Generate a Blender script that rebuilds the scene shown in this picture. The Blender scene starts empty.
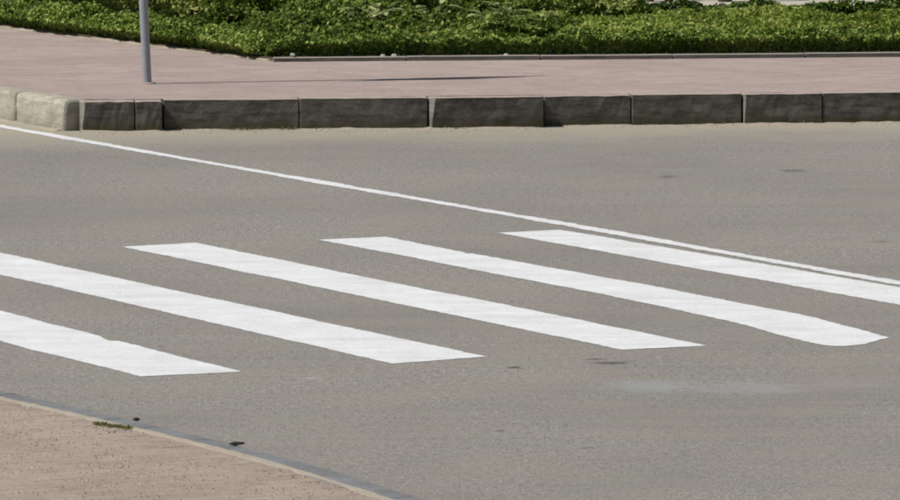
import bpy, bmesh, math, random
import numpy as np
from mathutils import Vector, Matrix, noise as mnoise

random.seed(7)
rng = np.random.default_rng(7)
R = math.radians
scene = bpy.context.scene
col = scene.collection

# ------------------------------------------------------------------ camera, sky, sun, exposure
cam_d = bpy.data.cameras.new('camera')
cam = bpy.data.objects.new('camera', cam_d)
col.objects.link(cam)
cam.location = (0, 0, 3.3)
cam.rotation_euler = (R(90 - 5.428), 0, 0)
cam_d.sensor_width = 36
cam_d.lens = 265.2
cam_d.clip_start = 0.5
cam_d.clip_end = 3000
scene.camera = cam

SUN_EL = 54.0
SHADOW_AZ = 14.5            # direction in which shadows fall, degrees from +X towards +Y
world = bpy.data.worlds.new('World')
scene.world = world
world.use_nodes = True
wn = world.node_tree
sky = wn.nodes.new('ShaderNodeTexSky')
sky.sky_type = 'NISHITA'
sky.sun_disc = False
sky.sun_elevation = R(SUN_EL)
sky.sun_rotation = R(270 - SHADOW_AZ)
bg = wn.nodes['Background']
bg.inputs['Strength'].default_value = 0.05
wn.links.new(sky.outputs[0], bg.inputs['Color'])

sun_d = bpy.data.lights.new('sun', 'SUN')
sun_d.energy = 4.4
sun_d.angle = R(0.53)
sun_d.color = (1.0, 0.962, 0.91)
sun = bpy.data.objects.new('sun', sun_d)
col.objects.link(sun)
ce = math.cos(R(SUN_EL))
to_sun = Vector((-ce * math.cos(R(SHADOW_AZ)), -ce * math.sin(R(SHADOW_AZ)), math.sin(R(SUN_EL))))
sun.rotation_euler = to_sun.to_track_quat('Z', 'Y').to_euler()
sun.location = (-20, 30, 30)

scene.view_settings.view_transform = 'Standard'
scene.view_settings.look = 'None'
scene.view_settings.gamma = 1
scene.view_settings.exposure = 0.0
scene.cycles.filter_width = 1.9          # a slightly soft lens

# ------------------------------------------------------------------ helpers
def tag(o, label=None, cat=None, group=None, kind=None):
    if label: o['label'] = label
    if cat: o['category'] = cat
    if group: o['group'] = group
    if kind: o['kind'] = kind
    return o

def link(name, me, mats, parent=None):
    o = bpy.data.objects.new(name, me)
    col.objects.link(o)
    if not isinstance(mats, (list, tuple)): mats = [mats]
    for m in mats: me.materials.append(m)
    if parent: o.parent = parent
    return o

def mesh(name, verts, faces, mats, parent=None, smooth=False):
    me = bpy.data.meshes.new(name)
    me.from_pydata([tuple(v) for v in verts], [], faces)
    me.update()
    if smooth:
        me.polygons.foreach_set('use_smooth', [True] * len(me.polygons))
    return link(name, me, mats, parent)

def empty(name, loc, parent=None):
    o = bpy.data.objects.new(name, None)
    o.location = loc
    o.empty_display_size = 0.1
    col.objects.link(o)
    if parent: o.parent = parent
    return o

def from_bm(name, bm, mats, parent=None, smooth=False):
    me = bpy.data.meshes.new(name)
    bm.normal_update()
    bm.to_mesh(me); bm.free()
    if smooth:
        me.polygons.foreach_set('use_smooth', [True] * len(me.polygons))
    return link(name, me, mats, parent)

def vnoise(x, y, seed=0):
    """smooth value noise on arrays, 0..1"""
    xi = np.floor(x).astype(np.int64); yi = np.floor(y).astype(np.int64)
    fx = x - xi; fy = y - yi
    fx = fx * fx * (3 - 2 * fx); fy = fy * fy * (3 - 2 * fy)
    def h(a, b):
        n = (a * 374761393 + b * 668265263 + seed * 1442695041) & 0x7fffffff
        n = ((n ^ (n >> 13)) * 1274126177) & 0x7fffffff
        return ((n ^ (n >> 16)) & 0xffff) / 65535.0
    return (h(xi, yi) * (1 - fx) + h(xi + 1, yi) * fx) * (1 - fy) + (h(xi, yi + 1) * (1 - fx) + h(xi + 1, yi + 1) * fx) * fy

# ------------------------------------------------------------------ material helpers
class NT:
    def __init__(self, name):
        self.m = bpy.data.materials.new(name)
        self.m.use_nodes = True
        self.t = self.m.node_tree
        self.b = self.t.nodes['Principled BSDF']
        self.out = self.t.nodes['Material Output']
    def n(self, typ, **kw):
        nd = self.t.nodes.new('ShaderNode' + typ)
        for k, v in kw.items(): setattr(nd, k, v)
        return nd
    def l(self, a, b): self.t.links.new(a, b)
    def set(self, sock, v):
        if hasattr(v, 'is_linked') or isinstance(v, bpy.types.NodeSocket): self.l(v, sock)
        else: sock.default_value = v
    def coord(self):
        return self.n('TexCoord').outputs['Object']
    def noise(self, vec, scale, detail=4, rough=0.6, dim='3D'):
        nd = self.n('TexNoise'); nd.noise_dimensions = dim
        self.l(vec, nd.inputs['Vector'])
        nd.inputs['Scale'].default_value = scale
        nd.inputs['Detail'].default_value = detail
        nd.inputs['Roughness'].default_value = rough
        return nd.outputs['Fac']
    def mapr(self, v, a, b, c=0.0, d=1.0, smooth=False):
        nd = self.n('MapRange')
        if smooth: nd.interpolation_type = 'SMOOTHSTEP'
        self.set(nd.inputs['Value'], v)
        for i, x in zip(('From Min', 'From Max', 'To Min', 'To Max'), (a, b, c, d)):
            nd.inputs[i].default_value = x
        return nd.outputs[0]
    def math(self, op, a, b=0.0):
        nd = self.n('Math', operation=op)
        self.set(nd.inputs[0], a); self.set(nd.inputs[1], b)
        return nd.outputs[0]
    def mix(self, fac, a, b, blend='MIX'):
        nd = self.n('Mix', data_type='RGBA', blend_type=blend)
        self.set(nd.inputs[0], fac)
        self.set(nd.inputs[6], a if not isinstance(a, tuple) else (*a, 1))
        self.set(nd.inputs[7], b if not isinstance(b, tuple) else (*b, 1))
        return nd.outputs[2]
    def dot(self, vec, v):
        nd = self.n('VectorMath', operation='DOT_PRODUCT')
        self.l(vec, nd.inputs[0]); nd.inputs[1].default_value = v
        return nd.outputs['Value']
    def stretch(self, vec, scale, rotz=0.0):
        nd = self.n('Mapping'); self.l(vec, nd.inputs['Vector'])
        nd.inputs['Scale'].default_value = scale
        nd.inputs['Rotation'].default_value = (0, 0, rotz)
        return nd.outputs[0]
    def bump(self, h, strength, dist):
        nd = self.n('Bump'); self.l(h, nd.inputs['Height'])
        nd.inputs['Strength'].default_value = strength
        nd.inputs['Distance'].default_value = dist
        self.l(nd.outputs[0], self.b.inputs['Normal'])
    def finish(self, color, rough=0.85, spec=0.3):
        self.set(self.b.inputs['Base Color'], color if not isinstance(color, tuple) else (*color, 1))
        self.set(self.b.inputs['Roughness'], rough)
        self.b.inputs['Specular IOR Level'].default_value = spec
        return self.m

ROAD_DIR = R(-63.3)
DU = (math.cos(ROAD_DIR), math.sin(ROAD_DIR))          # along the road, towards the camera
DV = (-DU[1], DU[0])                                   # across the road, to the right
KERB_DIR = R(8.3)
KN = (-math.sin(KERB_DIR), math.cos(KERB_DIR))

def asphalt_color(N, P):
    # aged asphalt: pale stones and dark pits in a brown grey binder, soft large patches
    g1 = N.noise(P, 38, 5, 0.8)
    g2 = N.noise(P, 95, 3, 0.75)
    c = N.mix(N.mapr(g1, 0.36, 0.64), (0.160, 0.150, 0.131), (0.330, 0.311, 0.275))
    c = N.mix(N.mapr(g2, 0.52, 0.62, 0, 0.75), c, (0.52, 0.498, 0.45))
    c = N.mix(N.mapr(g2, 0.38, 0.47, 0.85, 0), c, (0.062, 0.058, 0.050))
    mid = N.noise(P, 24, 4, 0.85)
    c = N.mix(N.mapr(mid, 0.51, 0.62, 0, 0.42), c, (0.40, 0.380, 0.33))
    c = N.mix(N.mapr(mid, 0.38, 0.49, 0.5, 0), c, (0.118, 0.112, 0.098))
    big = N.noise(P, 0.5, 4, 0.6)
    c = N.mix(N.mapr(big, 0.38, 0.66, 0, 0.5), c, (0.182, 0.171, 0.156))
    tint = N.noise(P, 1.5, 3, 0.6)
    c = N.mix(N.mapr(tint, 0.44, 0.66, 0, 0.4), c, (0.292, 0.245, 0.212))
    c = N.mix(N.mapr(N.noise(P, 2.3, 2, 0.5), 0.52, 0.70, 0, 0.4), c, (0.240, 0.246, 0.205))
    return c, g1, g2

def asphalt_mat():
    N = NT('asphalt')
    P = N.coord()
    c, g1, g2 = asphalt_color(N, P)
    # faint streaks worn along the side street
    st = N.noise(N.stretch(P, (0.5, 7, 1), -KERB_DIR), 1.0, 4, 0.6)
    c = N.mix(N.mapr(st, 0.45, 0.75, 0, 0.14), c, (0.125, 0.118, 0.108))
    # blown sand against the far kerb
    d = N.math('SUBTRACT', N.dot(P, (KN[0], KN[1], 0)), KN[0] * -2.363 + KN[1] * 42.80)
    wob = N.math('MULTIPLY', N.math('SUBTRACT', N.noise(P, 1.6, 5, 0.65), 0.5), 1.3)
    dd = N.math('ADD', d, wob)
    dust = N.mapr(dd, -1.75, 0.2, 0, 0.75, True)
    c = N.mix(N.math('MULTIPLY', dust, N.mapr(g1, 0.3, 0.7, 1.1, 0.7)), c, (0.400, 0.362, 0.272))
    vv = N.math('SUBTRACT', N.dot(P, (DV[0], DV[1], 0)), DV[0] * -2.473 + DV[1] * 42.80)
    dl = N.mapr(N.math('ADD', vv, N.math('MULTIPLY', wob, 0.12)), -0.24, 0.0, 0, 0.75, True)
    sx = N.n('SeparateXYZ'); N.l(P, sx.inputs[0])
    dl = N.math('MULTIPLY', dl, N.mapr(sx.outputs['X'], -2.1, -2.5, 0, 1))
    c = N.mix(dl, c, (0.33, 0.30, 0.24))
    # stains: (x, y, radius x, radius y, colour, strength)
    stains = [(0.714, 29.40, 0.08, 0.07, (0.045, 0.041, 0.038), 0.65), (0.655, 29.56, 0.05, 0.035, (0.045, 0.04, 0.037), 0.6),
              (0.285, 29.21, 0.035, 0.05, (0.04, 0.036, 0.033), 0.75), (2.07, 39.78, 0.085, 0.10, (0.06, 0.054, 0.047), 0.55),
              (1.30, 39.35, 0.07, 0.11, (0.06, 0.055, 0.05), 0.45), (0.204, 26.91, 0.022, 0.03, (0.05, 0.045, 0.04), 0.6),
              (0.55, 26.35, 0.03, 0.03, (0.07, 0.065, 0.06), 0.5),
              (0.88, 28.50, 0.20, 0.26, (0.31, 0.316, 0.32), 0.55), (1.26, 28.43, 0.26, 0.26, (0.31, 0.313, 0.312), 0.5),
              (1.75, 28.6, 0.22, 0.2, (0.28, 0.28, 0.28), 0.28),               (-0.612, 28.81, 0.045, 0.018, (0.45, 0.44, 0.42), 0.7), (2.3, 35.2, 0.06, 0.05, (0.08, 0.07, 0.06), 0.5)]
    jit = N.math('MULTIPLY', N.math('SUBTRACT', N.noise(P, 16, 5, 0.75), 0.5), 3.2)
    for x, y, rx, ry, sc, s in stains:
        sub = N.n('VectorMath', operation='SUBTRACT'); N.l(P, sub.inputs[0]); sub.inputs[1].default_value = (x, y, 0)
        dv = N.n('VectorMath', operation='DIVIDE'); N.l(sub.outputs[0], dv.inputs[0]); dv.inputs[1].default_value = (rx, ry, 1)
        ln = N.n('VectorMath', operation='LENGTH'); N.l(dv.outputs[0], ln.inputs[0])
        q = N.math('ADD', ln.outputs['Value'], jit)
        c = N.mix(N.mapr(q, 1.3, 0.35, 0, s, True), c, sc)
    h = N.math('ADD', N.math('MULTIPLY', g1, 0.7), N.math('MULTIPLY', g2, 0.3))
    N.bump(h, 0.5, 0.008)
    return N.finish(c, 0.9, 0.15)

def paint_mat(name, wear=0.0):
    N = NT(name)
    P = N.coord()
    a, g1, g2 = asphalt_color(N, P)
    tone = N.noise(P, 3.5, 5, 0.7)
    c = N.mix(N.mapr(tone, 0.35, 0.7), (0.755, 0.765, 0.762), (0.64, 0.643, 0.635))
    c = N.mix(N.mapr(N.noise(P, 30, 5, 0.8), 0.50, 0.68, 0, 0.5), c, (0.475, 0.475, 0.465))
    tread = N.noise(N.stretch(P, (0.6, 5, 1), -ROAD_DIR + 0.05), 1.5, 3, 0.6)
    c = N.mix(N.mapr(tread, 0.50, 0.74, 0, 0.4), c, (0.47, 0.46, 0.44))
    pit = N.math('MULTIPLY', N.mapr(N.noise(P, 85, 3, 0.75), 0.56, 0.66), N.mapr(N.noise(P, 4, 4, 0.65), 0.40 - wear * 0.2, 0.64, 0.08, 0.75))
    c = N.mix(pit, c, a)
    chip = N.noise(P, 10, 6, 0.75)
    c = N.mix(N.mapr(chip, 0.685 - wear * 0.05, 0.72, 0, 0.75), c, a)
    N.bump(g1, 0.25, 0.004)
    return N.finish(c, 0.75, 0.3)

def stone_mat(name, ca, cb, stain=(0.06, 0.057, 0.05), moss=0.35, top=None):
    N = NT(name)
    P = N.coord()
    c = N.mix(N.mapr(N.noise(P, 7, 5, 0.65), 0.3, 0.72), ca, cb)
    c = N.mix(N.mapr(N.noise(P, 70, 4, 0.75), 0.5, 0.72, 0, 0.5), c, tuple(min(1, v * 1.5) for v in cb))
    sp = N.noise(N.stretch(P, (3, 3, 16)), 1.6, 6, 0.75)
    c = N.mix(N.mapr(sp, 0.46, 0.64, 0, 0.75), c, stain)
    sep = N.n('SeparateXYZ'); N.l(P, sep.inputs[0])
    low = N.math('ADD', sep.outputs['Z'], N.math('MULTIPLY', N.math('SUBTRACT', N.noise(P, 9, 4, 0.6), 0.5), 0.14))
    c = N.mix(N.mapr(low, 0.075, 0.015, 0, moss), c, (0.085, 0.08, 0.04))
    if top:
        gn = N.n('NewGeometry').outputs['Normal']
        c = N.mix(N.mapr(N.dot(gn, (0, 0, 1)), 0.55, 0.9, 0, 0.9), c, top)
    h = N.math('ADD', N.noise(P, 40, 5, 0.7), N.noise(P, 9, 3, 0.6))
    N.bump(h, 0.35, 0.005)
    return N.finish(c, 0.92, 0.2)

def paver_mat(name, a, b, dust, amount, dirt=0.5):
    N = NT(name)
    P = N.coord()
    rnd = N.n('NewGeometry').outputs['Random Per Island']
    c = N.mix(rnd, a, b)
    c = N.mix(N.mapr(N.noise(P, 40, 6, 0.85), 0.42, 0.60, 0, 0.85), c, dust)
    c = N.mix(N.mapr(N.noise(P, 85, 3, 0.75), 0.55, 0.65, 0, 0.6), c, tuple(v * 0.5 for v in a))
    c = N.mix(N.mapr(N.noise(P, 6, 5, 0.75), 0.40, 0.66, 0, amount), c, dust)
    c = N.mix(N.mapr(N.noise(P, 30, 5, 0.85), 0.54, 0.66, 0, dirt), c, tuple(v * 0.6 for v in a))
    c = N.mix(N.mapr(N.noise(P, 1.1, 4, 0.65), 0.40, 0.7, 0, 0.4), c, tuple(v * 0.88 for v in a))
    N.bump(N.noise(P, 90, 3, 0.7), 0.4, 0.004)
    return N.finish(c, 0.9, 0.15)

def sand_mat(name, a, b):
    N = NT(name)
    P = N.coord()
    c = N.mix(N.mapr(N.noise(P, 4, 6, 0.7), 0.3, 0.7), a, b)
    c = N.mix(N.mapr(N.noise(P, 110, 3, 0.7), 0.5, 0.75, 0, 0.4), c, tuple(v * 0.5 for v in a))
    N.bump(N.noise(P, 70, 5, 0.7), 0.6, 0.01)
    return N.finish(c, 0.95, 0.1)

def leaf_mat(name, stops, trans=0.3, rough=0.5):
    N = NT(name)
    at = N.n('Attribute', attribute_name='tint')
    ramp = N.n('ValToRGB')
    e = ramp.color_ramp.elements
    e[0].position = stops[0][0]; e[0].color = (*stops[0][1], 1)
    e[1].position = stops[-1][0]; e[1].color = (*stops[-1][1], 1)
    for p, cc in stops[1:-1]:
        x = e.new(p); x.color = (*cc, 1)
    N.l(at.outputs['Fac'], ramp.inputs[0])
    cc = ramp.outputs[0]
    N.finish(cc, rough, 0.12)
    tr = N.n('BsdfTranslucent'); N.l(cc, tr.inputs['Color'])
    mx = N.n('MixShader'); mx.inputs[0].default_value = trans
    N.l(N.b.outputs[0], mx.inputs[1]); N.l(tr.outputs[0], mx.inputs[2])
    N.l(mx.outputs[0], N.out.inputs['Surface'])
    return N.m

def plain_mat(name, a, b, scale=20, rough=0.6, metal=0.0, spec=0.4):
    N = NT(name)
    P = N.coord()
    c = N.mix(N.mapr(N.noise(P, scale, 4, 0.65), 0.35, 0.7), a, b)
    N.b.inputs['Metallic'].default_value = metal
    return N.finish(c, rough, spec)

M_ASPHALT = asphalt_mat()
M_PAINT = paint_mat('road_paint')
M_LINE = paint_mat('worn_line_paint', 0.8)
M_KERB = stone_mat('shaded_weathered_kerb_concrete', (0.092, 0.083, 0.071), (0.195, 0.177, 0.153), (0.045, 0.041, 0.034), 0.8, (0.40, 0.335, 0.285))  # face colour darkened to stand for its shade; the top keeps pale dust
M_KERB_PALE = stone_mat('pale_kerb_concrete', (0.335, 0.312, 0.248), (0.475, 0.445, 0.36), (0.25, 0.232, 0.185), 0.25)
M_KERB_GREY = stone_mat('grey_kerb_concrete', (0.165, 0.168, 0.170), (0.215, 0.218, 0.220), (0.13, 0.13, 0.13), 0.0)
M_CHIP = stone_mat('sunlit_broken_concrete', (0.20, 0.187, 0.16), (0.32, 0.30, 0.26), (0.12, 0.11, 0.095), 0.1)  # chipped ends coloured paler, painting in the sun that catches them
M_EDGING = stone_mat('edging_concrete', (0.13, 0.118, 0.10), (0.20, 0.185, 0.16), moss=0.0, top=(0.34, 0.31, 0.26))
M_EDGING_PALE = stone_mat('pale_edging_concrete', (0.38, 0.34, 0.26), (0.50, 0.45, 0.36), (0.26, 0.23, 0.18), moss=0.0)
M_PAVER = paver_mat('pink_paver', (0.285, 0.215, 0.190), (0.400, 0.315, 0.283), (0.43, 0.360, 0.318), 0.6)
M_PAVER_NEAR = paver_mat('dusty_paver', (0.262, 0.207, 0.172), (0.358, 0.290, 0.242), (0.395, 0.330, 0.272), 0.7, 0.7)
M_BEDDING = sand_mat('pink_sand', (0.335, 0.255, 0.226), (0.375, 0.292, 0.258))
M_NEAR_BED = paver_mat('brown_sand', (0.285, 0.222, 0.182), (0.325, 0.255, 0.21), (0.36, 0.292, 0.238), 0.8, 0.7)
M_SAND = sand_mat('pale_sand', (0.34, 0.30, 0.242), (0.41, 0.36, 0.29))
M_SOIL = sand_mat('dark_soil', (0.075, 0.058, 0.042), (0.16, 0.125, 0.09))
M_PLAZA = sand_mat('plaza_stone', (0.42, 0.38, 0.30), (0.54, 0.50, 0.40))
M_EARTH = sand_mat('dry_earth', (0.26, 0.22, 0.16), (0.34, 0.29, 0.21))
M_BOX = leaf_mat('boxwood_leaf', [(0, (0.022, 0.042, 0.009)), (0.45, (0.090, 0.155, 0.022)), (0.8, (0.20, 0.29, 0.045)), (1, (0.38, 0.45, 0.12))], 0.18)
M_COVER = leaf_mat('ground_cover_leaf', [(0, (0.036, 0.055, 0.011)), (0.4, (0.130, 0.180, 0.024)), (0.8, (0.265, 0.34, 0.05)), (1, (0.45, 0.51, 0.15))])
M_BED = leaf_mat('bed_plant_leaf', [(0, (0.030, 0.048, 0.012)), (0.5, (0.105, 0.165, 0.025)), (0.85, (0.23, 0.31, 0.055)), (1, (0.44, 0.47, 0.16))])
M_PALE_LEAF = leaf_mat('pale_broad_leaf', [(0, (0.24, 0.30, 0.10)), (1, (0.50, 0.54, 0.26))], 0.25)
M_GRASS = leaf_mat('dry_grass_blade', [(0, (0.06, 0.085, 0.025)), (0.6, (0.14, 0.15, 0.05)), (1, (0.33, 0.29, 0.13))])
M_BARK = plain_mat('dark_bark', (0.035, 0.028, 0.022), (0.09, 0.07, 0.05), 30, 0.9)
M_STEM = plain_mat('hedge_stem', (0.07, 0.055, 0.04), (0.20, 0.16, 0.12), 30, 0.9)
M_STEEL = plain_mat('galvanised_steel', (0.27, 0.29, 0.32), (0.33, 0.35, 0.38), 14, 0.36, 0.0, 0.9)
M_SIGN = plain_mat('sign_back_grey', (0.30, 0.31, 0.32), (0.40, 0.41, 0.42), 8, 0.5, 0.3)
M_PEBBLE = plain_mat('pale_pebble', (0.35, 0.33, 0.29), (0.55, 0.53, 0.48), 40, 0.85)
M_CLOD = plain_mat('black_clod', (0.012, 0.011, 0.010), (0.035, 0.03, 0.026), 60, 0.9)

# ------------------------------------------------------------------ the ground and the road
ground = mesh('ground', [(-1500, -300, -0.06), (1500, -300, -0.06), (1500, 2500, -0.06), (-1500, 2500, -0.06)], [(0, 1, 2, 3)], M_EARTH)
tag(ground, kind='structure')

road = mesh('road', [(-120, -20, 0), (90, -20, 0), (90, 160, 0), (-120, 160, 0)], [(0, 1, 2, 3)], M_ASPHALT)
tag(road, kind='structure')

def painted(name, pts, mat, z, label, step=0.02, amp=0.008, smooth_corner=False):
    """a painted marking: outline walked in small steps with a slightly ragged edge"""
    out = []
    n = len(pts)
    for i in range(n):
        a = Vector(pts[i]); b = Vector(pts[(i + 1) % n])
        d = b - a; L = d.length
        if L < 1e-6: continue
        nn = Vector((-d.y, d.x)) / L
        k = max(1, int(L / step))
        for j in range(k):
            p = a + d * (j / k)
            e = mnoise.noise(Vector((p.x * 14, p.y * 14, 3.1))) * amp + mnoise.noise(Vector((p.x * 45, p.y * 45, 9.7))) * amp * 0.8 \
                + mnoise.noise(Vector((p.x * 2.3, p.y * 2.3, 5.5))) * amp * 1.5
            if j: p = p + nn * e
            out.append((p.x, p.y, z))
    bm = bmesh.new()
    f = bm.faces.new([bm.verts.new(p) for p in out])
    bmesh.ops.triangulate(bm, faces=[f])
    bmesh.ops.recalc_face_normals(bm, faces=bm.faces)
    for f in bm.faces:
        if f.normal.z < 0: f.normal_flip()
    o = from_bm(name, bm, mat, road)
    o['label'] = label
    return o

def curve_pts(pts, n=6):
    """Catmull-Rom through the points"""
    out = []
    P = [Vector(p) for p in pts]
    for i in range(len(P) - 1):
        p0 = P[max(i - 1, 0)]; p1 = P[i]; p2 = P[i + 1]; p3 = P[min(i + 2, len(P) - 1)]
        for j in range(n):
            t = j / n
            out.append(0.5 * ((2 * p1) + (p2 - p0) * t + (2 * p0 - 5 * p1 + 4 * p2 - p3) * t * t + (3 * p1 - p0 - 3 * p2 + p3) * t ** 3))
    out.append(P[-1])
    return [tuple(v) for v in out]

ZP = 0.002
painted('crossing_stripe', [(-3.80, 34.72), (-3.43, 34.93), (-2.145, 31.62), (-1.612, 30.48), (-1.578, 30.34), (-1.56, 30.30), (-1.521, 30.297), (-0.926, 29.044), (-1.357, 28.85), (-2.05, 30.24)], M_PAINT, ZP, 'white crossing stripe nearest the left corner of the near pavement')
painted('crossing_stripe', [(-2.80, 34.45), (-2.415, 34.68), (-1.13, 32.16), (0.166, 29.641), (-0.258, 29.359), (-2.277, 33.40)], M_PAINT, ZP, 'second white crossing stripe counted from the near pavement')
painted('crossing_stripe', [(-1.734, 34.896), (-1.357, 35.122), (1.178, 30.095), (0.781, 29.928)], M_PAINT, ZP, 'straight white crossing stripe in the middle of the five')
painted('crossing_stripe', [(-0.706, 35.294), (-0.344, 35.467), (0.07, 34.60), (0.09, 34.525), (0.115, 34.52)] + curve_pts([(1.02, 32.79), (1.437, 31.93), (1.69, 31.42), (1.86, 30.95), (2.031, 30.434)]) + curve_pts([(1.90, 30.16), (1.758, 30.08), (1.62, 30.30), (1.369, 31.02), (1.10, 31.66), (0.738, 32.441)])[0:], M_PAINT, ZP, 'white crossing stripe whose near end bulges sideways')
painted('crossing_stripe', [(0.254, 35.70), (0.598, 35.877), (0.803, 35.51), (2.232, 32.76), (3.22, 30.84), (2.74, 30.60), (2.178, 31.90)], M_PAINT, ZP, 'white crossing stripe running beside the thin line')
lp = [(-9.0, 55.35), (-2.945, 43.28), (-0.89, 39.20), (0.814, 35.85), (2.249, 32.96), (5.6, 26.4)]
lc = curve_pts(lp, 5)
hw = 0.048
painted('edge_line', [(p[0] - DV[0] * hw, p[1] - DV[1] * hw) for p in lc] + [(p[0] + DV[0] * hw, p[1] + DV[1] * hw) for p in reversed(lc)], M_LINE, ZP, 'thin continuous white line beyond the crossing', 0.03, 0.014)

# ------------------------------------------------------------------ kerb stones
def kerb_stone(name, a, b, h, depth, mat, parent, z0=-0.08, ch=0.016, cap=0.014, rough=0.004, segs=14, seed=0.0, skew=0.0, top_drop=0.0, chip=0.0, chip_mat=None):
    """a stone whose front bottom edge runs from a to b; the body lies to the left of a->b"""
    A = Vector((a[0], a[1], 0)); B = Vector((b[0], b[1], 0))
    d = (B - A); L = d.length; d.normalize()
    n = Vector((-d.y, d.x, 0))
    prof = [(0.0, z0), (0.0, h * 0.25), (0.002, h * 0.55), (0.004, h - ch * 1.15), (ch * 0.45, h - ch * 0.32), (ch * 1.3, h), (depth * 0.55, h + 0.001), (depth, h - 0.003), (depth, z0)]
    ts = [0.0, cap * 0.35, cap] + [cap + (L - 2 * cap) * i / segs for i in range(1, segs)] + [L - cap, L - cap * 0.35, L]
    ins = [1.0, 0.32, 0.0] + [0.0] * (segs - 1) + [0.0, 0.32, 1.0]
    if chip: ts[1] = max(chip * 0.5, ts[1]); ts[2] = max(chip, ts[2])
    verts = []; faces = []
    m = len(prof)
    for ti, (t0, q) in enumerate(zip(ts, ins)):
        for (o, z) in prof:
            t = t0 * (0.25 + 0.75 * max(0, z) / h) if chip and ti in (1, 2) else t0
            oo = o + q * cap * (0.9 if o < depth * 0.5 else -0.9)
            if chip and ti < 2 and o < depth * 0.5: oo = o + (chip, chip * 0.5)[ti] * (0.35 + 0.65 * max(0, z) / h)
            zz = z - (q * cap * 0.8 if z > h * 0.7 else 0) - top_drop * t / L
            p = A + d * (t + skew * max(0, z) * (1 if t < L / 2 else -1)) + n * oo + Vector((0, 0, zz))
            w = Vector((p.x * 9, p.y * 9, p.z * 13 + seed))
            e = mnoise.noise(w) * rough + mnoise.noise(w * 3.3) * rough * 0.7
            if z > 0: p += n * e + Vector((0, 0, mnoise.noise(w * 1.7 + Vector((7, 3, 1))) * rough * 0.8))
            verts.append(p)
    k = len(ts)
    for i in range(k - 1):
        for j in range(m - 1):
            p = i * m + j
            faces.append((p, p + m, p + m + 1, p + 1))
    faces.append(tuple(range(m)))
    faces.append(tuple((k - 1) * m + j for j in reversed(range(m))))
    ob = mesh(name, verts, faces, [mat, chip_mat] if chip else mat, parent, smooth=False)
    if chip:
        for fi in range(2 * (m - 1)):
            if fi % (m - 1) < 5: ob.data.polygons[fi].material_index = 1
    return ob

# far pavement -----------------------------------------------------
PZ = 0.20
def kpt(x, off=0.0):           # along the side-street kerb
    t = (x + 2.363) / math.cos(KERB_DIR)
    return (x + KN[0] * off, 42.80 + (x + 2.363) * math.tan(KERB_DIR) + KN[1] * off)
CORNER = (-2.488, 42.84)
def lpt(s, off=0.0):           # along the road kerb, away from the corner
    return (CORNER[0] - DU[0] * s + DV[0] * off, CORNER[1] - DU[1] * s + DV[1] * off)

a0 = kpt(-2.25, 0.17); a1 = kpt(40, 0.17); b0 = lpt(0.12, 0.15); b1 = lpt(90, 0.15)
poly = [a0, a1, (60, 140), (-20, 140), b1, b0]
zb = PZ - 0.0005
pavement = mesh('pavement', [(x, y, zb) for x, y in poly] + [(x, y, -0.05) for x, y in poly],
                [tuple(range(6))] + [(i, i + 6, (i + 1) % 6 + 6, (i + 1) % 6) for i in range(6)], M_BEDDING)
tag(pavement, kind='structure')

stones = [  # x0, y0, x1, y1, height, chamfer
    (-2.392, 42.80, -2.045, 42.845, 0.197, 0.012), (-2.037, 42.845, -1.866, 42.866, 0.197, 0.010),
    (-1.858, 42.925, -0.983, 43.00, 0.200, 0.007), (-0.977, 43.00, -0.146, 43.085, 0.203, 0.006),
    (-0.130, 43.060, 0.612, 43.185, 0.203, 0.006), (0.617, 43.275, 1.186, 43.365, 0.198, 0.008),
    (1.194, 43.36, 1.916, 43.46, 0.203, 0.009), (1.930, 43.45, 2.450, 43.535, 0.199, 0.008),
    (2.456, 43.54, 3.33, 43.665, 0.201, 0.007)]
for i in range(8):
    x0 = 3.345 + i * 0.9
    y0 = 43.668 + i * 0.13
    stones.append((x0, y0, x0 + 0.885, y0 + 0.128, 0.198 + random.uniform(-0.003, 0.004), 0.012))
for i, (x0, y0, x1, y1, h, ch) in enumerate(stones):
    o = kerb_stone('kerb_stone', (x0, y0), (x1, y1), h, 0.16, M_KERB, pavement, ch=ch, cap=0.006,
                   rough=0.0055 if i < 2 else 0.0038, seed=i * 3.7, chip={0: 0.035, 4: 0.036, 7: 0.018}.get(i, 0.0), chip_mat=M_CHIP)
    if i == 0: o['label'] = 'short chipped dark kerb stone at the pavement corner'
s = 0.045
for i, L in enumerate((0.80, 0.86, 0.88, 0.88, 0.88, 0.88, 0.88, 0.88)):
    o = kerb_stone('kerb_stone', lpt(s + L), lpt(s), 0.205, 0.16, M_KERB_PALE, pavement, ch=0.03 if i == 0 else 0.02, cap=0.022, rough=0.006, seed=40 + i * 2.1)
    if i == 0: o['label'] = 'pale sunlit kerb stone with a crumbled end at the corner'
    s += L + 0.012

# paving blocks ------------------------------------------------------
def in_poly(px, py, pg):
    ins = np.zeros(px.shape, bool)
    n = len(pg)
    for i in range(n):
        x1, y1 = pg[i]; x2, y2 = pg[(i + 1) % n]
        cond = ((y1 > py) != (y2 > py))
        with np.errstate(divide='ignore', invalid='ignore'):
            xx = (x2 - x1) * (py - y1) / (y2 - y1 + 1e-12) + x1
        ins ^= cond & (px < xx)
    return ins

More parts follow.
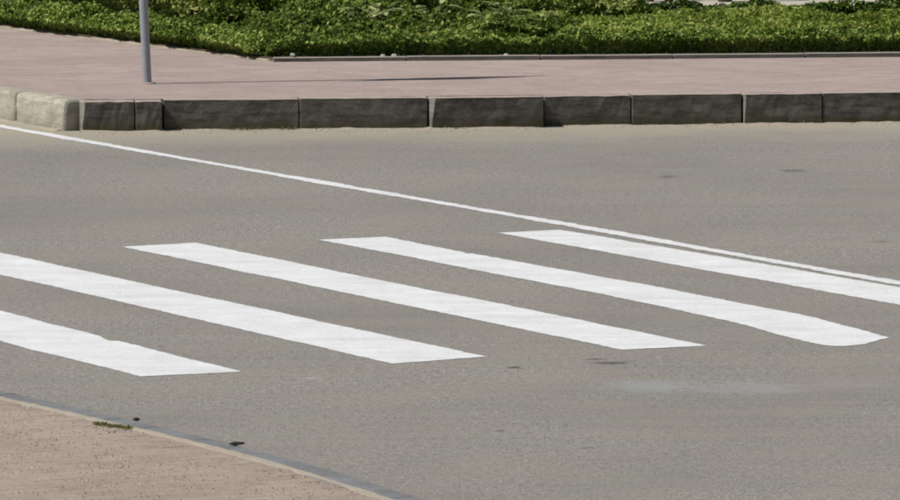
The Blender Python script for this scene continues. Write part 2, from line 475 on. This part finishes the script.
def pavers(name, poly, excl, ang, zt, mat, parent, bl=0.2, bw=0.1, gap=0.0025, tilt=0.0004, lift=0.0002, chamfer=0.001):
    xs = [p[0] for p in poly]; ys = [p[1] for p in poly]
    cx, cy = (min(xs) + max(xs)) / 2, (min(ys) + max(ys)) / 2
    r = math.hypot(max(xs) - min(xs), max(ys) - min(ys)) / 2
    nu = int(r / bl) + 2; nv = int(r / bw) + 2
    I, J = np.meshgrid(np.arange(-nu, nu), np.arange(-nv, nv))
    u = (I + 0.5 * (J % 2)) * bl; v = J * bw
    ca, sa = math.cos(ang), math.sin(ang)
    X = (cx + u * ca - v * sa).ravel(); Y = (cy + u * sa + v * ca).ravel()
    ok = in_poly(X, Y, poly)
    if excl: ok &= ~in_poly(X, Y, excl)
    X, Y = X[ok], Y[ok]
    n = len(X)
    hx, hy, c = bl / 2 - gap / 2, bw / 2 - gap / 2, chamfer
    tpl = np.array([(-hx + c, -hy + c, 0), (hx - c, -hy + c, 0), (hx - c, hy - c, 0), (-hx + c, hy - c, 0),
                    (-hx, -hy, -c), (hx, -hy, -c), (hx, hy, -c), (-hx, hy, -c),
                    (-hx, -hy, -0.04), (hx, -hy, -0.04), (hx, hy, -0.04), (-hx, hy, -0.04)])
    fc = [(0, 1, 2, 3)]
    for b in (0, 4):
        for i in range(4):
            j = (i + 1) % 4
            fc.append((b + i, b + 4 + i, b + 4 + j, b + j))
    fc = np.array(fc)
    V = np.repeat(tpl[None], n, 0)
    yaw = ang + rng.normal(0, 0.006, n)
    tx = rng.normal(0, tilt, n)[:, None]; ty = rng.normal(0, tilt, n)[:, None]
    x = V[..., 0].copy(); y = V[..., 1].copy()
    z = V[..., 2] + x * tx + y * ty + rng.normal(0, lift, n)[:, None] + zt
    cc, ss = np.cos(yaw)[:, None], np.sin(yaw)[:, None]
    V[..., 0] = x * cc - y * ss + X[:, None]
    V[..., 1] = x * ss + y * cc + Y[:, None]
    V[..., 2] = z
    F = (fc[None] + (np.arange(n) * 12)[:, None, None]).reshape(-1, 4)
    me = bpy.data.meshes.new(name)
    me.vertices.add(n * 12); me.vertices.foreach_set('co', V.reshape(-1))
    me.loops.add(F.size); me.loops.foreach_set('vertex_index', F.reshape(-1).astype(np.int32))
    me.polygons.add(len(F)); me.polygons.foreach_set('loop_start', np.arange(0, F.size, 4, dtype=np.int32))
    me.update(calc_edges=True)
    me.polygons.foreach_set('use_smooth', np.zeros(len(F), bool))
    o = link(name, me, mat, parent)
    tag(o, kind='stuff')
    return o

BC = (-1.25, 46.72)                                    # corner of the planting bed
ER = Vector((4.45, 0.535)).normalized()                # along its front edging
EL = Vector((-2.19, 3.92)).normalized()                # along its side towards the road
def bed(r, l):                                         # a point r along the front, l along the side
    return (BC[0] + ER.x * r + EL.x * l, BC[1] + ER.y * r + EL.y * l)
bed_poly = [BC, (8.0, BC[1] + 9.25 * ER.y / ER.x), (8.0, 51.4), (0.6, 50.7), (-0.4, 57.5), bed(0, 12.0)]
walk = [kpt(-2.22, 0.19), kpt(7.5, 0.19), (7.5, 48.2), (-1.0, 47.2), bed(0, 9.0), lpt(9, 0.20), lpt(0.15, 0.19)]
pavers('paving_block', walk, [bed(-0.02, -0.06), (8.2, 47.72), (8.2, 60), (-8, 60), bed(-0.06, 10)], KERB_DIR, PZ, M_PAVER, pavement)

# planting bed soil, edging -------------------------------------------
zs = PZ + 0.02
nb = len(bed_poly)
soil = mesh('soil', [(x, y, zs) for x, y in bed_poly] + [(x, y, 0.1) for x, y in bed_poly],
            [tuple(range(nb))] + [(i, i + nb, (i + 1) % nb + nb, (i + 1) % nb) for i in range(nb)], M_SOIL)
tag(soil, kind='structure')
plaza = mesh('plaza', [(0.61, 50.72, PZ + 0.006), (60, 56.2, PZ + 0.006), (60, 130, PZ + 0.006), (-20, 130, PZ + 0.006), (-0.39, 57.52, PZ + 0.006)], [(0, 1, 2, 3, 4)], M_PLAZA)
tag(plaza, kind='structure')
for i in range(10):
    p = (BC[0] + ER.x * (0.01 + i * 0.95), BC[1] - 0.09 + ER.y * (0.01 + i * 0.95)); q = (p[0] + ER.x * 0.94, p[1] + ER.y * 0.94)
    kerb_stone('edging_stone', p, q, PZ + 0.032 + random.uniform(-0.003, 0.003), 0.12, M_EDGING, soil, z0=0.12, ch=0.008, cap=0.003, rough=0.002, segs=8, seed=i * 5.1)
for i in range(9):
    p = bed(-0.03, 0.03 + i * 0.95); q = bed(-0.03, 0.97 + i * 0.95)
    kerb_stone('edging_stone', q, p, PZ + 0.010 + random.uniform(-0.006, 0.003), 0.09, M_EDGING_PALE, soil, z0=0.12, ch=0.008, cap=0.008, rough=0.004, segs=8, seed=80 + i * 4.3)

# near pavement ------------------------------------------------------
nk = curve_pts([(-4.62, 33.4), (-3.0, 30.15), (-1.921, 28.08), (-1.45, 27.26), (-1.007, 26.48), (-0.585, 25.66), (-0.22, 24.83), (0.16, 23.85), (0.50, 22.8)], 8)
def offset_line(line, off):
    out = []
    for i, p in enumerate(line):
        a = Vector(line[max(i - 1, 0)]); b = Vector(line[min(i + 1, len(line) - 1)])
        d = (b - a).normalized()
        out.append((p[0] + d.y * off, p[1] - d.x * off))
    return out
inner = offset_line(nk, 0.15)
NZ = 0.035
npoly = inner + [(0.5, -10), (-60, -10), (-60, 33.4)]
nn_ = len(npoly)
npave = mesh('pavement_near', [(x, y, NZ - 0.0015) for x, y in npoly] + [(x, y, -0.03) for x, y in npoly],
             [tuple(reversed(range(nn_)))] + [(i, (i + 1) % nn_, (i + 1) % nn_ + nn_, i + nn_) for i in range(nn_)], M_NEAR_BED)
tag(npave, kind='structure')
# kerb stones laid almost flush with the road
acc = 0.0; start = 0
for i in range(1, len(nk)):
    acc += (Vector(nk[i]) - Vector(nk[i - 1])).length
    if acc >= 0.88 or i == len(nk) - 1:
        a, b = Vector(nk[start]), Vector(nk[i])
        dd = (b - a).normalized() * 0.004
        kerb_stone('kerb_stone', tuple(b - dd), tuple(a + dd), 0.036 + random.uniform(-0.001, 0.002), 0.15, M_KERB_GREY, npave, z0=-0.05, ch=0.008, cap=0.006, rough=0.0025, segs=8, seed=120 + i)
        start = i; acc = 0.0
near_area = offset_line(nk, 0.20) + [(0.4, 22.5), (-3.8, 22.5), (-5.4, 33.0)]
pavers('paving_block', near_area, None, R(27), NZ, M_PAVER_NEAR, npave, tilt=0.0003, lift=0.0002, chamfer=0.001)

# ------------------------------------------------------------------ sand washed against the kerb
fine = curve_pts(nk, 5)
near_in = offset_line(fine, 0.14)
def sand_ridge(name, line, w, h, parent, seed, zb=0.0):
    verts = []; faces = []
    m = 6
    for i, p in enumerate(line):
        a = Vector(line[max(i - 1, 0)]); b = Vector(line[min(i + 1, len(line) - 1)])
        d = (b - a).normalized(); nrm = Vector((d.y, -d.x))
        k = 0.5 + mnoise.noise(Vector((p[0] * 3.1, p[1] * 3.1, seed))) * 0.7 + mnoise.noise(Vector((p[0] * 11, p[1] * 11, seed))) * 0.4
        k = max(0.08, k)
        for j in range(m):
            t = j / (m - 1)
            o = -0.02 + (w * k + 0.02) * t
            z = h * (0.35 + k) * (1 - t) ** 1.6 * (1 + 0.4 * mnoise.noise(Vector((p[0] * 25, p[1] * 25, t * 4)))) if t < 1 else -0.004
            verts.append((p[0] + nrm.x * o, p[1] + nrm.y * o, zb + max(z, -0.004) + (0.001 if t < 1 else 0)))
    for i in range(len(line) - 1):
        for j in range(m - 1):
            q = i * m + j
            faces.append((q, q + 1, q + m + 1, q + m))
    o = mesh(name, verts, faces, M_SAND, parent, smooth=True)
    return tag(o, kind='stuff')
front = []
for (x0, y0, x1, y1, h, ch) in stones:
    L = x1 - x0
    k = max(3, int(L / 0.035))
    front += [(x0 + L * i / k, y0 + (y1 - y0) * i / k) for i in range(k)]
sand_ridge('sand_drift', near_in, 0.030, 0.004, npave, 15.0, NZ)
sand_ridge('sand_drift', front, 0.10, 0.011, road, 2.0)
sand_ridge('sand_drift', [lpt(6.0 - i * 0.035) for i in range(170)], 0.11, 0.012, road, 8.0)

# ------------------------------------------------------------------ leaves
def leaves(name, P, Nrm, size, aspect, spread, mat, parent=None, tint=None, fold=0.25, up=0.0):
    """one diamond-shaped, slightly folded leaf per point"""
    n = len(P)
    nv = Nrm + rng.normal(0, spread, (n, 3))
    nv /= np.linalg.norm(nv, axis=1)[:, None] + 1e-9
    t = rng.normal(0, 1, (n, 3)); t[:, 2] += up
    t -= nv * (t * nv).sum(1)[:, None]
    t /= np.linalg.norm(t, axis=1)[:, None] + 1e-9
    b = np.cross(nv, t)
    L = (size * rng.uniform(0.65, 1.35, n))[:, None]
    W = L * aspect * rng.uniform(0.8, 1.2, n)[:, None]
    V = np.empty((n, 4, 3))
    V[:, 0] = P - t * L * 0.5
    V[:, 1] = P + b * W * 0.5 + nv * W * fold
    V[:, 2] = P + t * L * 0.5
    V[:, 3] = P - b * W * 0.5 + nv * W * fold
    F = np.arange(n * 4).reshape(n, 4)
    tri = np.concatenate([F[:, [0, 1, 2]], F[:, [0, 2, 3]]], 1).reshape(-1, 3)
    me = bpy.data.meshes.new(name)
    me.vertices.add(n * 4); me.vertices.foreach_set('co', V.reshape(-1))
    me.loops.add(tri.size); me.loops.foreach_set('vertex_index', tri.reshape(-1).astype(np.int32))
    me.polygons.add(len(tri)); me.polygons.foreach_set('loop_start', np.arange(0, tri.size, 3, dtype=np.int32))
    me.update(calc_edges=True)
    if tint is None: tint = rng.uniform(0, 1, n)
    at = me.attributes.new('tint', 'FLOAT', 'POINT')
    at.data.foreach_set('value', np.repeat(np.clip(tint, 0, 1), 4).astype(np.float32))
    return link(name, me, mat, parent)

def tube(bm, pts, radii, sides=7):
    rings = []
    for i, p in enumerate(pts):
        p = Vector(p)
        d = (Vector(pts[min(i + 1, len(pts) - 1)]) - Vector(pts[max(i - 1, 0)])).normalized()
        x = d.orthogonal().normalized(); y = d.cross(x)
        rings.append([bm.verts.new(p + (x * math.cos(a) + y * math.sin(a)) * radii[i]) for a in [2 * math.pi * k / sides for k in range(sides)]])
    for i in range(len(rings) - 1):
        for k in range(sides):
            bm.faces.new((rings[i][k], rings[i][(k + 1) % sides], rings[i + 1][(k + 1) % sides], rings[i + 1][k]))
    bm.faces.new(list(reversed(rings[0]))); bm.faces.new(rings[-1])

def hedge(name, a, b, width, height, per_m, label, mat, seed, size=0.032, light=0.5, foot=0.5, over=0.0, group='low clipped hedges round the planting bed'):
    a = np.array(a); b = np.array(b)
    L = np.linalg.norm(b - a); d = (b - a) / L; nrm = np.array((-d[1], d[0]))
    n = int(L * per_m)
    root = empty(name, (a[0], a[1], zs))
    s = rng.uniform(-0.05, L + 0.05, n)
    th = rng.uniform(-0.12, math.pi + 0.12, n)
    # superellipse section with lumps along the row
    lump = 0.66 + 0.62 * vnoise(s * 4.6 + seed * 7.1, th * 1.1, seed) + 0.40 * (vnoise(s * 13 + seed * 3.3, th * 3.4, seed + 5) - 0.5)
    ct, st = np.cos(th), np.sin(th)
    sx = np.sign(ct) * np.abs(ct) ** 0.55; sz = np.sign(st) * np.abs(st) ** 0.55
    inward = 1 - np.abs(rng.normal(0, 0.16, n)).clip(0, 0.6)
    r = lump * inward
    o = sx * width * 0.5 * (0.5 + 0.5 * r) ; z = sz * height * r
    o *= foot + (1 - foot) * np.clip((z / height - 0.15 - over) / 0.35, 0, 1)          # narrower at the foot
    ends = np.minimum(s, L - s)
    z *= np.clip(0.55 + ends * 3.0, 0, 1)
    z = np.maximum(z, 0.005 + rng.uniform(0, 0.02, n))
    P = np.stack([d[0] * s + nrm[0] * o, d[1] * s + nrm[1] * o, z], 1)
    Nn = np.stack([nrm[0] * ct, nrm[1] * ct, st], 1)
    tint = np.clip(rng.normal(light, 0.24, n) + (vnoise(s * 2.1 + 11 * seed, o * 4 + 50, seed + 9) - 0.5) * 0.5, 0, 1)
    leaves('foliage', P, Nn, size, 0.6, 0.75, mat, root, tint, up=0.8)
    bm = bmesh.new()
    for i in range(int(L / 0.11)):
        x = (i + random.random()) * 0.11; off = random.uniform(-0.3, 0.3) * width
        p = d * x + nrm * off
        q = p + d * random.uniform(-0.06, 0.06) + nrm * (random.uniform(-0.12, 0.12) * width)
        tube(bm, [(p[0], p[1], -0.02), ((p[0] + q[0]) / 2 + 0.01, (p[1] + q[1]) / 2, height * 0.35), (q[0], q[1], height * 0.75)], [0.007, 0.005, 0.003], 5)
    o = from_bm('stems', bm, M_STEM, root); tag(o, kind='stuff')
    return tag(root, label, 'hedge', group)

def offl(r, l, inx, iny):      # bed coordinates plus metres in x, y
    p = bed(r, l); return (p[0] + inx, p[1] + iny)

ELN = Vector((EL.y, -EL.x))    # from the side edging into the bed
ERN = Vector((-ER.y, ER.x))    # from the front edging into the bed
hA0 = (BC[0] + ELN.x * 0.15 + EL.x * 0.28, BC[1] + ELN.y * 0.15 + EL.y * 0.28)
hA1 = (hA0[0] + EL.x * 10.8, hA0[1] + EL.y * 10.8)
hedge('box_hedge', hA0, hA1, 0.46, 0.165, 7400, 'bright green low clipped hedge slanting along the pavement behind the grey pole', M_BOX, 1, light=0.66)
hB0 = (BC[0] + ERN.x * 0.27 + ER.x * 0.02, BC[1] + ERN.y * 0.27 + ER.y * 0.02)
hB1 = (hB0[0] + ER.x * 6.6, hB0[1] + ER.y * 6.6)
hedge('box_hedge', hB0, hB1, 0.44, 0.145, 7600, 'low dark fronted hedge straight along the raised concrete edging', M_BOX, 2, light=0.64, foot=0.42, over=0.28)
hC0 = (BC[0] + ELN.x * 1.7 + EL.x * 1.6, BC[1] + ELN.y * 1.7 + EL.y * 1.6)
hC1 = (hC0[0] + EL.x * 8.6, hC0[1] + EL.y * 8.6)
hedge('box_hedge', hC0, hC1, 0.60, 0.31, 7400, 'taller hedge row behind the slanting one at the top left', M_BOX, 3, light=0.68)
hedge('box_hedge', (0.95, 50.32), (5.6, 50.86), 0.34, 0.18, 6500, 'dark narrow hedge at the back of the yellow green planting', M_BOX, 4, light=0.30)

# beds of plants inside the hedges: one mass each
def cover(name, poly, height, dens, size, aspect, mat, seed, light, label, cat, up=1.6, spread=0.7, clump=3.0):
    xs = [p[0] for p in poly]; ys = [p[1] for p in poly]
    A = (max(xs) - min(xs)) * (max(ys) - min(ys))
    n = int(A * dens)
    x = rng.uniform(min(xs), max(xs), n); y = rng.uniform(min(ys), max(ys), n)
    ok = in_poly(x, y, poly); x, y = x[ok], y[ok]; n = len(x)
    hh = height * (0.35 + 0.85 * vnoise(x * clump, y * clump, seed) + 0.6 * (vnoise(x * clump * 3.2, y * clump * 3.2, seed + 3) - 0.4))
    z = zs + hh * (1 - np.abs(rng.normal(0, 0.28, n)).clip(0, 0.95))
    P = np.stack([x, y, z], 1)
    Nn = np.stack([np.zeros(n), np.zeros(n), np.ones(n) * 0.8], 1)
    tint = np.clip(rng.normal(light, 0.24, n) + (vnoise(x * 1.3, y * 1.3, seed + 8) - 0.5) * 0.6, 0, 1)
    o = leaves(name, P, Nn, size, aspect, spread, mat, None, tint, up=up)
    return tag(o, label, cat, kind='stuff')

cover('bed_plants', [(-0.95, 47.35), (0.9, 47.55), (0.75, 49.7), (-1.55, 49.6)], 0.175, 8000, 0.055, 0.5, M_BED, 21, 0.62,
      'mixed leafy green plants filling the bed behind the dark hedge', 'plants', up=1.2, clump=3.2)
cover('bed_plants', [(-1.6, 49.6), (1.5, 49.85), (1.2, 50.6), (0.5, 50.6), (-0.35, 54.0), (-1.6, 54.0), (-2.15, 51.1)], 0.27, 8000, 0.055, 0.5, M_BED, 25, 0.70,
      'taller leafy green plants at the back of the bed, at the top edge', 'plants', up=1.2, clump=2.4)
cover('ground_cover', [(0.55, 47.5), (6.0, 48.15), (6.0, 50.75), (0.75, 50.15)], 0.135, 11000, 0.045, 0.40, M_COVER, 31, 0.68,
      'yellow green ground cover plants filling the right part of the bed', 'plants', up=1.6, clump=3.4)

# pale broad-leaved plants in the bed
def broad_plant(x, y, h, n, r, label, seed):
    random.seed(seed)
    root = empty('broad_leaved_plant', (x, y, zs))
    bm = bmesh.new()
    tips = []
    for i in range(n):
        a = 2 * math.pi * i / n + random.uniform(-0.4, 0.4)
        rr = r * random.uniform(0.4, 1.0); zz = h * random.uniform(0.72, 1.05)
        tip = Vector((math.cos(a) * rr, math.sin(a) * rr, zz))
        tube(bm, [(0, 0, -0.02), (tip.x * 0.35, tip.y * 0.35, zz * 0.6), tuple(tip)], [0.006, 0.004, 0.002], 5)
        tips.append((tip, a))
    from_bm('stem', bm, M_STEM, root)
    for tip, a in tips:
        L = random.uniform(0.085, 0.13); W = L * random.uniform(0.5, 0.65)
        d = Vector((math.cos(a), math.sin(a), random.uniform(-0.2, 0.7))).normalized()
        s_ = d.cross(Vector((0, 0, 1))).normalized(); up_ = s_.cross(d)
        V = []; F = []
        for k in range(6):
            t = k / 5
            w = W * 0.5 * math.sin(math.pi * min(0.98, t * 0.92 + 0.06)) ** 0.8
            c = tip + d * (L * t) - up_ * (0.25 * L * t * t)
            V += [c - s_ * w + up_ * w * 0.35, c, c + s_ * w + up_ * w * 0.35]
        for k in range(5):
            q = k * 3
            F += [(q, q + 1, q + 4, q + 3), (q + 1, q + 2, q + 5, q + 4)]
        o = mesh('leaf', V, F, M_PALE_LEAF, root, smooth=True)
        at = o.data.attributes.new('tint', 'FLOAT', 'POINT')
        at.data.foreach_set('value', [random.random() * 0.8 + 0.1] * len(V))
    tag(root, label, 'plant', 'pale broad leaved plants in the bed')
broad_plant(-0.62, 48.45, 0.25, 8, 0.12, 'pale broad leaved plant, leftmost of those rising from the bed', 3)
broad_plant(-0.50, 48.60, 0.26, 8, 0.10, 'pale broad leaved plant, second from the left in the bed', 4)
broad_plant(-0.11, 48.70, 0.26, 9, 0.12, 'pale broad leaved plant, in the middle of the row in the bed', 5)
broad_plant(0.28, 48.25, 0.23, 7, 0.10, 'pale broad leaved plant, second from the right in the bed', 6)
broad_plant(0.40, 48.95, 0.27, 6, 0.09, 'pale broad leaved plant, rightmost in the bed', 8)

# pebbles at the foot of the front hedge
def pebble(name, x, y, z, r, mat, seed, label, cat, group=None, flat=0.6, stretch=1.0):
    bm = bmesh.new()
    bmesh.ops.create_icosphere(bm, subdivisions=2, radius=1)
    for v in bm.verts:
        q = v.co * (1 + 0.35 * mnoise.noise(v.co * 1.6 + Vector((seed * 3.1, 0, 0))))
        v.co = Vector((q.x * r * stretch, q.y * r, q.z * r * flat))
    o = from_bm(name, bm, mat, None)
    o.location = (x, y, z + r * flat * 0.75)
    o.rotation_euler.z = seed * 1.3
    tag(o, label, cat, group)
    return o
ep = lambda t: (BC[0] + ER.x * t, BC[1] + ER.y * t + 0.04)
x, y = ep(0.14); pebble('pebble', x, y - 0.08, PZ + 0.036, 0.021, M_PEBBLE, 1, 'white pebble on the left end of the raised edging', 'pebble')
x, y = ep(0.78); pebble('pebble', x, y, zs, 0.020, M_PEBBLE, 2, 'pale pebble at the hedge foot, left one of a pair', 'pebble', 'pale pebbles under the dark hedge')
x, y = ep(0.86); pebble('pebble', x, y, zs, 0.022, M_PEBBLE, 3, 'pale pebble at the hedge foot, right one of a pair', 'pebble', 'pale pebbles under the dark hedge')
x, y = ep(1.66); pebble('pebble', x, y, zs, 0.018, M_PEBBLE, 4, 'pale pebble under the middle of the dark hedge', 'pebble', 'pale pebbles under the dark hedge')

# ------------------------------------------------------------------ sign pole
pole = empty('sign_pole', (-2.033, 44.43, PZ))
lean = Vector((-0.042, 0.0, 1)).normalized()
PH = 3.75
bm = bmesh.new(); tube(bm, [(0, 0, -0.15)] + [tuple(lean * (PH * i / 8)) for i in range(9)], [0.030] * 10, 24)
o = from_bm('post', bm, M_STEEL, pole, smooth=True)
bm = bmesh.new(); tube(bm, [tuple(lean * (PH - 0.02)), tuple(lean * (PH + 0.012)), tuple(lean * (PH + 0.022))], [0.034, 0.034, 0.018], 24)
from_bm('cap', bm, M_STEEL, pole)
bm = bmesh.new(); tube(bm, [(0, 0, -0.004), (0, 0, 0.006), (0, 0, 0.012)], [0.062, 0.058, 0.04], 20)
from_bm('footing_collar', bm, M_BEDDING, pole)
sd = Vector((math.cos(R(SHADOW_AZ + 17)), math.sin(R(SHADOW_AZ + 17)), 0))   # the plate stands edge-on to the sun
sn = Vector((-sd.y, sd.x, 0))
def sign_plate(zc, hx, hz):
    ctr = lean * zc - sn * 0.040
    bm = bmesh.new()
    pr = []
    for cx_, cz_ in ((-1, -1), (1, -1), (1, 1), (-1, 1)):
        for k in range(5):
            a = math.atan2(cz_, cx_) - math.pi / 4 + k * math.pi / 8
            pr.append((cx_ * (hx - 0.05) + 0.05 * math.cos(a), cz_ * (hz - 0.05) + 0.05 * math.sin(a)))
    f1 = [bm.verts.new(ctr + sd * a + Vector((0, 0, b))) for a, b in pr]
    f2 = [bm.verts.new(ctr + sd * a + Vector((0, 0, b)) - sn * 0.004) for a, b in pr]
    bm.faces.new(f1); bm.faces.new(list(reversed(f2)))
    for i in range(len(pr)):
        j = (i + 1) % len(pr); bm.faces.new((f1[i], f2[i], f2[j], f1[j]))
    bmesh.ops.recalc_face_normals(bm, faces=bm.faces)
    from_bm('sign_plate', bm, M_SIGN, pole)
sign_plate(PH - 0.42, 0.34, 0.34)
sign_plate(PH - 1.12, 0.34, 0.30)
for dz in (-0.86, -0.54, -0.18, 0.18):
    bm = bmesh.new()
    q = lean * (PH - 0.42 + dz)
    tube(bm, [tuple(q - Vector((0, 0, 0.016))), tuple(q + Vector((0, 0, 0.016)))], [0.037, 0.037], 18)
    from_bm('clamp', bm, M_STEEL, pole)
tag(pole, 'slightly leaning round grey metal pole standing on the pink pavement', 'pole')

# ------------------------------------------------------------------ dark posts beyond the bed (their feet show at the top edge)
def dark_post(x, y, r, h, label):
    root = empty('post', (x, y, PZ + 0.006))
    bm = bmesh.new(); tube(bm, [(0, 0, -0.1), (0, 0, h * 0.5), (0, 0, h)], [r, r * 0.97, r * 0.93], 14)
    from_bm('shaft', bm, M_BARK, root, smooth=True)
    bm = bmesh.new(); tube(bm, [(0, 0, -0.01), (0, 0, 0.035), (0, 0, 0.06)], [r * 1.15, r * 1.15, r * 1.02], 14)
    from_bm('base_collar', bm, M_BARK, root)
    bm = bmesh.new(); tube(bm, [(0, 0, h - 0.01), (0, 0, h + 0.02), (0, 0, h + 0.045), (0, 0, h + 0.055)], [r * 1.12, r * 1.12, r * 0.7, r * 0.2], 14)
    from_bm('cap', bm, M_BARK, root)
    tag(root, label, 'post', 'dark posts beyond the planting bed')
dark_post(0.50, 53.95, 0.03, 0.9, 'foot of a dark post at the top edge, leftmost of the row')
dark_post(0.64, 53.95, 0.045, 0.9, 'foot of a dark post at the top edge, second of the row from the left')
dark_post(1.39, 53.95, 0.028, 0.9, 'foot of a thin dark post at the top edge, third of the row')
dark_post(1.63, 53.95, 0.028, 0.9, 'foot of a thin dark post at the top edge, fourth of the row')
dark_post(2.24, 53.95, 0.05, 0.9, 'foot of the thickest dark post at the top edge, rightmost of the row')

# ------------------------------------------------------------------ small things on the near edge
def tuft(name, x, y, z, n, rad, h, label, cat='grass', kind=None, elong=(1, 0)):
    k = rng.normal(0, 1, (n, 2)) * rad
    u = rng.uniform(-1, 1, n)
    P0 = np.stack([x + k[:, 0] + u * elong[0], y + k[:, 1] + u * elong[1], np.full(n, z)], 1)
    lean_ = rng.normal(0, 0.45, (n, 2))
    H = h * rng.uniform(0.4, 1.1, n)
    V = np.empty((n, 4, 3)); side = rng.normal(0, 1, (n, 2)); side /= np.linalg.norm(side, axis=1)[:, None]
    w = (0.0035 * rng.uniform(0.7, 1.4, n))[:, None]
    V[:, 0] = P0; V[:, 0, :2] -= side * w
    V[:, 1] = P0; V[:, 1, :2] += side * w
    V[:, 2] = P0; V[:, 2, :2] += lean_ * H[:, None] * 0.5 + side * w * 0.8; V[:, 2, 2] += H * 0.65
    V[:, 3] = P0; V[:, 3, :2] += lean_ * H[:, None] * 1.1; V[:, 3, 2] += H
    F = []
    for i in range(n):
        q = i * 4
        F += [(q, q + 1, q + 2), (q, q + 2, q + 3)]
    o = mesh(name, V.reshape(-1, 3), F, M_GRASS)
    at = o.data.attributes.new('tint', 'FLOAT', 'POINT')
    at.data.foreach_set('value', np.repeat(np.clip(rng.normal(0.68, 0.22, n), 0, 1), 4).astype(np.float32))
    return tag(o, label, cat, kind=kind)
tuft('grass_tuft', -1.37, 26.77, 0.034, 300, 0.013, 0.016, 'small dry grass tuft growing along the near kerb', elong=(0.07, -0.085))

pebble('clod', -0.845, 26.14, 0.040, 0.019, M_CLOD, 5, 'black clod lying on the grey near kerb', 'clod', 'dark clods on the near kerb', 0.35, 1.7)
pebble('clod', -1.285, 26.98, 0.034, 0.015, M_CLOD, 6, 'tiny black clod on the grey kerb just beyond the grass tuft', 'clod', 'dark clods on the near kerb', 0.5, 1.3)

# weeds in the joint at the foot of the far kerb
n = 260
xs = np.concatenate([rng.normal(-1.32, 0.10, 90), rng.normal(-1.05, 0.05, 30), rng.normal(0.05, 0.04, 25), rng.uniform(-1.8, 3.5, 115)])
V = []; F = []; tints = []
fx = np.array([p[0] for p in front]); fy = np.array([p[1] for p in front])
for i, x in enumerate(xs):
    y = np.interp(x, fx, fy) - abs(random.gauss(0.012, 0.02))
    h = random.uniform(0.008, 0.034); a = random.uniform(0, 6.28)
    w = 0.004; lx, ly = random.uniform(-0.02, 0.02), random.uniform(-0.025, 0.01)
    q = len(V)
    V += [(x - w * math.cos(a), y - w * math.sin(a), 0.0), (x + w * math.cos(a), y + w * math.sin(a), 0.0), (x + lx, y + ly, h)]
    F.append((q, q + 1, q + 2)); t = random.uniform(0.45, 1.0); tints += [t] * 3
wd = mesh('weeds', V, F, M_GRASS)
at = wd.data.attributes.new('tint', 'FLOAT', 'POINT'); at.data.foreach_set('value', tints)
tag(wd, 'sparse dry weeds along the foot of the dark kerb', 'weeds', kind='stuff')

# ------------------------------------------------------------------ loose grit
def grit_mat():
    N = NT('loose_grit')
    rnd = N.n('NewGeometry').outputs['Random Per Island']
    ramp = N.n('ValToRGB')
    e = ramp.color_ramp.elements
    e[0].color = (0.225, 0.18, 0.145, 1); e[1].color = (0.50, 0.43, 0.35, 1)
    x = e.new(0.5); x.color = (0.34, 0.275, 0.225, 1)
    N.l(rnd, ramp.inputs[0])
    return N.finish(ramp.outputs[0], 0.95, 0.1)
M_GRIT = grit_mat()
def grit(X, Y, z, size, parent):
    n = len(X)
    r_ = size * rng.uniform(0.45, 1.3, n)
    a = rng.uniform(0, 6.283, n)
    V = np.empty((n, 5, 3))
    for k in range(4):
        q = r_ * rng.uniform(0.7, 1.2, n)
        V[:, k, 0] = X + np.cos(a + k * 1.571) * q; V[:, k, 1] = Y + np.sin(a + k * 1.571) * q; V[:, k, 2] = z - 0.001
    V[:, 4, 0] = X + rng.normal(0, 0.3, n) * r_; V[:, 4, 1] = Y + rng.normal(0, 0.3, n) * r_; V[:, 4, 2] = z + r_ * rng.uniform(0.5, 1.0, n)
    F = (np.array([(0, 1, 4), (1, 2, 4), (2, 3, 4), (3, 0, 4)])[None] + (np.arange(n) * 5)[:, None, None]).reshape(-1, 3)
    o = mesh('grit', V.reshape(-1, 3), [tuple(f) for f in F.tolist()], M_GRIT, parent)
    return tag(o, kind='stuff')
n = 26000
X = rng.uniform(-3.4, 0.2, n); Y = rng.uniform(23.2, 30.0, n)
ok = in_poly(X, Y, offset_line(nk, 0.17) + [(0.4, 22.5), (-3.8, 22.5), (-5.4, 33.0)])
ok &= vnoise(X * 3, Y * 3, 77) > rng.uniform(0.1, 0.75, n)
grit(X[ok], Y[ok], NZ, 0.0055, npave)
n = 2600
X = rng.uniform(-2.3, 6.0, n)
Y = np.interp(X, fx, fy) - 0.01 - np.abs(rng.normal(0, 0.16, n))
ok = vnoise(X * 2.5, Y * 0.5, 78) > rng.uniform(0.1, 0.8, n)
grit(X[ok], Y[ok], 0.0, 0.006, road)
